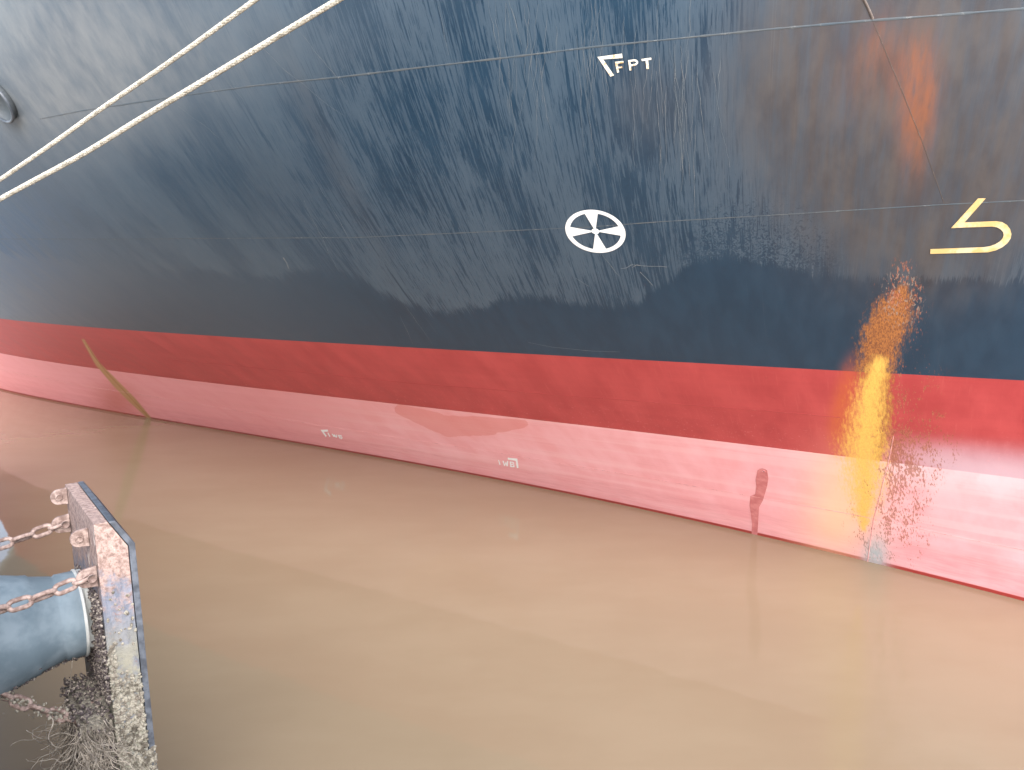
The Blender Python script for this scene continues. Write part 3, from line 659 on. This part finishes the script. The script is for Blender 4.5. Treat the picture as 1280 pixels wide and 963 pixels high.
# back stiffener, lower encrusted box
mb, n = mat('encrusted_steel'); co = n.objco(); f = n.noise(co, (1, 1, 1), 26, 7, .75); g = n.noise(co, (1, 1, 1), 6, 4)
n.put(n.p.inputs['Base Color'], n.mix(n.step(f, .35, .65), n.mix(n.step(g, .4, .6), (.07, .055, .05), (.13, .12, .10)), (.30, .27, .22))); n.p.inputs['Roughness'].default_value = .95
n.put(n.p.inputs['Normal'], n.bump(f, 1.0, .04))
def lumpy_box(name, a, b_, c, material, amp=.02, cuts=14):
    bm = bmesh.new(); vs = [bm.verts.new(fl_(x, y, z)) for x in a for y in b_ for z in c]
    for f in ((0, 1, 3, 2), (4, 6, 7, 5), (0, 4, 5, 1), (2, 3, 7, 6), (0, 2, 6, 4), (1, 5, 7, 3)): bm.faces.new([vs[i] for i in f])
    bmesh.ops.recalc_face_normals(bm, faces=bm.faces); bmesh.ops.bevel(bm, geom=list(bm.edges), offset=.04, segments=2, affect='EDGES')
    bmesh.ops.subdivide_edges(bm, edges=bm.edges, cuts=cuts, use_grid_fill=True); bm.normal_update()
    from mathutils import noise as mn
    for v in bm.verts: v.co += v.normal * (mn.noise(v.co * 11) * amp + mn.noise(v.co * 31) * amp * .6)
    return bm_obj(name, bm, material, rootf, True)
lumpy_box('encrusted_bracket', (.05, .75), (-.21, .03), (-2.6, -1.42), mb, .03)
# barnacles and mussels
ico = bmesh.new(); bmesh.ops.create_icosphere(ico, subdivisions=1, radius=1); IV = np.array([v.co[:] for v in ico.verts]); IF = [[v.index for v in f.verts] for f in ico.faces]; ico.free()
def crust(name, pts, material, parent, r0=.008, r1=.02):
    V = []; fs = []
    for p in pts:
        r = random.uniform(r0, r1); j = IV * np.array([random.uniform(.6, 1.3) for _ in range(3)]) * (1 + rng.normal(0, .14, (len(IV), 1))); b0 = len(V)
        V.extend(np.array(p) + j * r); fs.extend([[b0 + k for k in f] for f in IF])
    o = mesh_obj(name, V, fs, material, parent, smooth=False); o['kind'] = 'stuff'; return o
mbn, n = mat('barnacle_shell'); co = n.objco(); f = n.noise(co, (1, 1, 1), 25, 4, .6); f2 = n.noise(co, (1, 1, 1), 5, 3)
n.put(n.p.inputs['Base Color'], n.mix(n.step(f, .38, .62), n.mix(n.step(f2, .4, .6), (.065, .055, .042), (.13, .11, .09)), (.25, .23, .19))); n.p.inputs['Roughness'].default_value = .9
mms, n = mat('mussel_crust'); co = n.objco(); f = n.noise(co, (1, 1, 1), 50, 3, .6)
n.put(n.p.inputs['Base Color'], n.mix(n.step(f, .45, .65), (.035, .025, .028), (.22, .19, .16))); n.p.inputs['Roughness'].default_value = .8
P_ = []
while len(P_) < 1500:                                           # near end face of the panel, low part
    x = random.uniform(0, T_); z = random.uniform(-2.6, -.62); keep = -.85 - .28 * (1 - x / T_) * 0 + .0
    lim = -1.16 + (.24 if x < .05 else 0)
    if z < lim + random.gauss(0, .03): P_.append(fl_(-.004, x, z))
for _ in range(420): P_.append(fl_(random.uniform(-.01, .0), T_ + random.uniform(0, .045), random.uniform(-2.6, -1.75)))
for _ in range(25): P_.append(fl_(0, random.uniform(0, T_), random.uniform(-1.0, -.5)))
crust('barnacles', P_, mbn, rootf, .007, .017)
P_ = [fl_(random.uniform(0, .9), -.006 - random.random() * .02, random.uniform(-1.35, -.55 - .0)) for _ in range(1300)] 
P_ = [p for p in P_ if random.random() < .9]
crust('mussel_crust', P_, mms, rootf, .008, .02)
P_ = []
for _ in range(900):
    a = random.uniform(.05, .75); z = random.uniform(-2.6, -1.42); s_ = random.random()
    P_.append(fl_(a, -.21 - random.random() * .03, z) if s_ < .4 else fl_(.05 - random.random() * .03, random.uniform(-.21, .03), z) if s_ < .75 else fl_(a, random.uniform(-.21, .03), -1.42 + random.random() * .03))
crust('barnacles', P_, mms, rootf, .006, .018)
# under side of the rubber cone
P_ = []
xa = q3; 
for _ in range(520):
    h = random.uniform(.08, .9); r = float(np.interp(h, [.08, .21, .36, .42, .70, .9], [.318, .315, .345, .368, .45, .54])); t = random.gauss(0, .28)
    P_.append(fc - n3 * h - z3 * math.cos(t) * r + q3 * math.sin(t) * r)
crust('barnacles', P_, mms, rootf, .006, .018)
# weed and old line tangle over the lower bracket
mf, n = mat('dead_fibres'); co = n.objco(); n.put(n.p.inputs['Base Color'], n.mix(n.step(n.noise(co, (1, 1, 1), 9, 3), .4, .6), (.17, .145, .12), (.32, .28, .235))); n.p.inputs['Roughness'].default_value = .95
V = []; fs = []
def strand(p, d, n_, r, curl):
    p = np.array(p); d = np.array(d); b0 = len(V)
    for i in range(n_):
        d = d + rng.normal(0, curl, 3); d /= np.linalg.norm(d); a = np.cross(d, [0, 0, 1.]); a /= np.linalg.norm(a) + 1e-6; b_ = np.cross(a, d)
        for k in range(3): t = 2 * math.pi * k / 3; V.append(p + (a * math.cos(t) + b_ * math.sin(t)) * r)
        p = p + d * .025; ex = p @ np.array(n3) - .08
        if ex > 0: p = p - np.array(n3) * ex
    for i in range(n_ - 1):
        for k in range(3): fs.append((b0 + i * 3 + k, b0 + i * 3 + (k + 1) % 3, b0 + (i + 1) * 3 + (k + 1) % 3, b0 + (i + 1) * 3 + k))
for _ in range(800):
    if random.random() < .5: p = fl_(random.uniform(.0, .7), -.23, random.uniform(-2.2, -1.42))
    else: p = fl_(.02, random.uniform(-.22, -.04), random.uniform(-2.2, -1.42))
    strand(p, (random.gauss(0, .18), random.gauss(-.02, .10), -1), random.randint(6, 20), random.choice([.0016, .0022, .0034]), .26)
for _ in range(10): strand(fl_(random.uniform(0, .1), -.22, random.uniform(-1.9, -1.42)), (random.gauss(-.3, .6), random.gauss(0, .5), -.7), 18, .004, .3)
strand(fl_(.35, -.16, -1.02), (-.1, 0, -1), 14, .002, .12)
o = mesh_obj('weed_tangle', V, fs, mf, rootf); o['kind'] = 'stuff'
# lifting eyes on the back of the panel
def ring_mesh(c, ax, rad, tube, seg=24, squash=1.0):
    ax = ax.normalized(); x = ax.orthogonal().normalized(); y = ax.cross(x); V = []; fs = []
    for i in range(seg):
        t = 2 * math.pi * i / seg; d = x * math.cos(t) + y * math.sin(t)
        for k in range(8): a = 2 * math.pi * k / 8; V.append(c + d * (rad + tube * math.cos(a)) + ax * tube * math.sin(a))
    for i in range(seg):
        for k in range(8): fs.append((i * 8 + k, i * 8 + (k + 1) % 8, ((i + 1) % seg) * 8 + (k + 1) % 8, ((i + 1) % seg) * 8 + k))
    return V, fs
M_rust = simple('rusty_link', (.11, .07, .06), (.25, .185, .165), 22, .8, .5, dist=.006)
def lug(a, z, name='lifting_eye', s=1.0, hole=True):
    """half round plate with a hole standing off the back of the panel"""
    bm = bmesh.new(); out = [(0.0, .075 * s), (-.05 * s, .068 * s)]; 
    out += [(-.06 * s + .07 * s * math.cos(t) , .07 * s * math.sin(t)) for t in np.linspace(math.pi * .6, math.pi * 1.4, 9)]; out += [(-.05 * s, -.068 * s), (0.0, -.075 * s)]
    A = [fl_(a - .013, x - .003, z + y) for x, y in out]; B = [fl_(a + .013, x - .003, z + y) for x, y in out]
    va = [bm.verts.new(p) for p in A]; vb = [bm.verts.new(p) for p in B]; bm.faces.new(va); bm.faces.new(vb[::-1])
    for i in range(len(A)): j = (i + 1) % len(A); bm.faces.new([va[i], vb[i], vb[j], va[j]])
    bmesh.ops.recalc_face_normals(bm, faces=bm.faces); bmesh.ops.bevel(bm, geom=list(bm.edges), offset=.003, segments=1, affect='EDGES')
    o = bm_obj(name, bm, M_rust, rootf)
    Vr, fr = ring_mesh(fl_(a - .017, -.07 * s, z), q3, .024 * s, .007 * s); e = mesh_obj('eye_rim', Vr, fr, M_rust, o); return o
lug(PL - .10, -.07, s=.9); lug(.26, -.16, s=.9); lug(PL - .08, -.30); lug(.06, -.385)
lug(.30, -1.50, s=1.2)

# chains
def link_mesh(L=.165, W=.096, r=.0165):
    path = []; R = W / 2 - r; h = L / 2 - W / 2
    for i in range(9): t = math.pi * i / 8; path.append((h + R * math.sin(t), R * math.cos(t)))
    for i in range(9): t = math.pi * i / 8; path.append((-h - R * math.sin(t), -R * math.cos(t)))
    V = []; fs = []; n_ = len(path)
    for i in range(n_):
        p = Vector((*path[i], 0)); d = (Vector((*path[(i + 1) % n_], 0)) - Vector((*path[i - 1], 0))).normalized(); s_ = Vector((-d.y, d.x, 0))
        for k in range(10): a = 2 * math.pi * k / 10; V.append(p + s_ * r * math.cos(a) + Vector((0, 0, 1)) * r * math.sin(a))
    for i in range(n_):
        for k in range(10): fs.append((i * 10 + k, i * 10 + (k + 1) % 10, ((i + 1) % n_) * 10 + (k + 1) % 10, ((i + 1) % n_) * 10 + k))
    return V, fs
LV, LF = link_mesh(); lme = bpy.data.meshes.new('link'); lme.from_pydata([tuple(v) for v in LV], [], LF); lme.polygons.foreach_set('use_smooth', [True] * len(lme.polygons)); lme.materials.append(M_rust)
def shackle_mesh():
    V = []; fs = []
    path = [Vector((-.05, .038, 0)), Vector((-.02, .038, 0))] + [Vector((.02 + .038 * math.sin(t), .038 * math.cos(t), 0)) for t in np.linspace(0, math.pi, 9)] + [Vector((-.02, -.038, 0)), Vector((-.05, -.038, 0))]
    for i, p in enumerate(path):
        d = (path[min(i + 1, len(path) - 1)] - path[max(i - 1, 0)]).normalized(); s_ = Vector((-d.y, d.x, 0))
        for k in range(8): a = 2 * math.pi * k / 8; V.append(p + s_ * .014 * math.cos(a) + Vector((0, 0, .014 * math.sin(a))))
    for i in range(len(path) - 1):
        for k in range(8): fs.append((i * 8 + k, i * 8 + (k + 1) % 8, (i + 1) * 8 + (k + 1) % 8, (i + 1) * 8 + k))
    for y0, y1, r in ((-.062, .062, .013), (-.072, -.052, .026), (.052, .070, .028)):   # pin with head and nut
        b0 = len(V)
        for y in (y0, y1):
            for k in range(10): a = 2 * math.pi * k / 10; V.append(Vector((-.045 + r * math.cos(a), y, r * math.sin(a))))
        for k in range(10): fs.append((b0 + k, b0 + (k + 1) % 10, b0 + 10 + (k + 1) % 10, b0 + 10 + k))
        fs.append(tuple(b0 + k for k in range(10))); fs.append(tuple(b0 + 10 + k for k in range(9, -1, -1)))
    return V, fs
SV, SF = shackle_mesh()
def chain(start, end, sag, label, crusted=0, twist=0.0):
    start = Vector(start); end = Vector(end); root = empty('fender_chain', start); tag(root, label, 'chain', 'rusty chains tying the fender to the quay wall')
    path = [start.lerp(end, i / 200) - z3 * sag * 4 * (i / 200) * (1 - i / 200) for i in range(201)]
    d = [0]
    for a, b_ in zip(path[:-1], path[1:]): d.append(d[-1] + (b_ - a).length)
    def at(s): 
        k = int(np.searchsorted(d, s)); k = min(max(k, 1), 200); t = (s - d[k - 1]) / (d[k] - d[k - 1]); return path[k - 1].lerp(path[k], t)
    pitch = .165 - .027 - .004; s = 0.05; i = 0
    T0 = (at(.1) - at(0)).normalized()
    sh = mesh_obj('shackle', SV, SF, M_rust, root); X = T0; Y = z3.cross(X).normalized(); Z = X.cross(Y); sh.matrix_local = Matrix((( X.x, Y.x, Z.x, X.x * .0), (X.y, Y.y, Z.y, X.y * .0), (X.z, Y.z, Z.z, X.z * .0), (0, 0, 0, 1)))
    s = .11; crustpts = []
    while s + .08 < d[-1]:
        p = at(s); T = (at(s + .07) - at(s - .07)).normalized(); up_ = z3 if abs(T.z) < .9 else n3
        Y = up_.cross(T).normalized(); Z = T.cross(Y); a = math.radians((0 if i % 2 else 90) + 35 + twist * i + random.uniform(-10, 10)); Y2 = Y * math.cos(a) + Z * math.sin(a); Z2 = T.cross(Y2)
        o = bpy.data.objects.new('link', lme); COL.objects.link(o); o.parent = root; pl = p - start
        o.matrix_local = Matrix(((T.x, Y2.x, Z2.x, pl.x), (T.y, Y2.y, Z2.y, pl.y), (T.z, Y2.z, Z2.z, pl.z), (0, 0, 0, 1)))
        if crusted:
            for _ in range(crusted): crustpts.append(pl + T * random.uniform(-.07, .07) + Y2 * random.gauss(0, .03) + Z2 * random.gauss(0, .022))
        s += pitch; i += 1
    if crusted: crust('barnacles', crustpts, mbn, root, .006, .015)
    return root
def W_(a, b_, c): return nb + fl_(a, b_, c)
chain(W_(PL - .08, -.09, -.30), W_(PL - .12, -1.13, -.34), .05, 'rusty chain running from the top far corner of the fender panel to the quay wall')
chain(W_(.06, -.09, -.385), W_(.02, -1.13, -.40), .06, 'pale rusty chain passing in front of the grey rubber cone at mid height', twist=6)
chain(W_(.30, -.22, -1.50), W_(.36, -1.10, -.66), .05, 'barnacle covered chain slanting below the rubber cone to the weedy bracket', crusted=34)
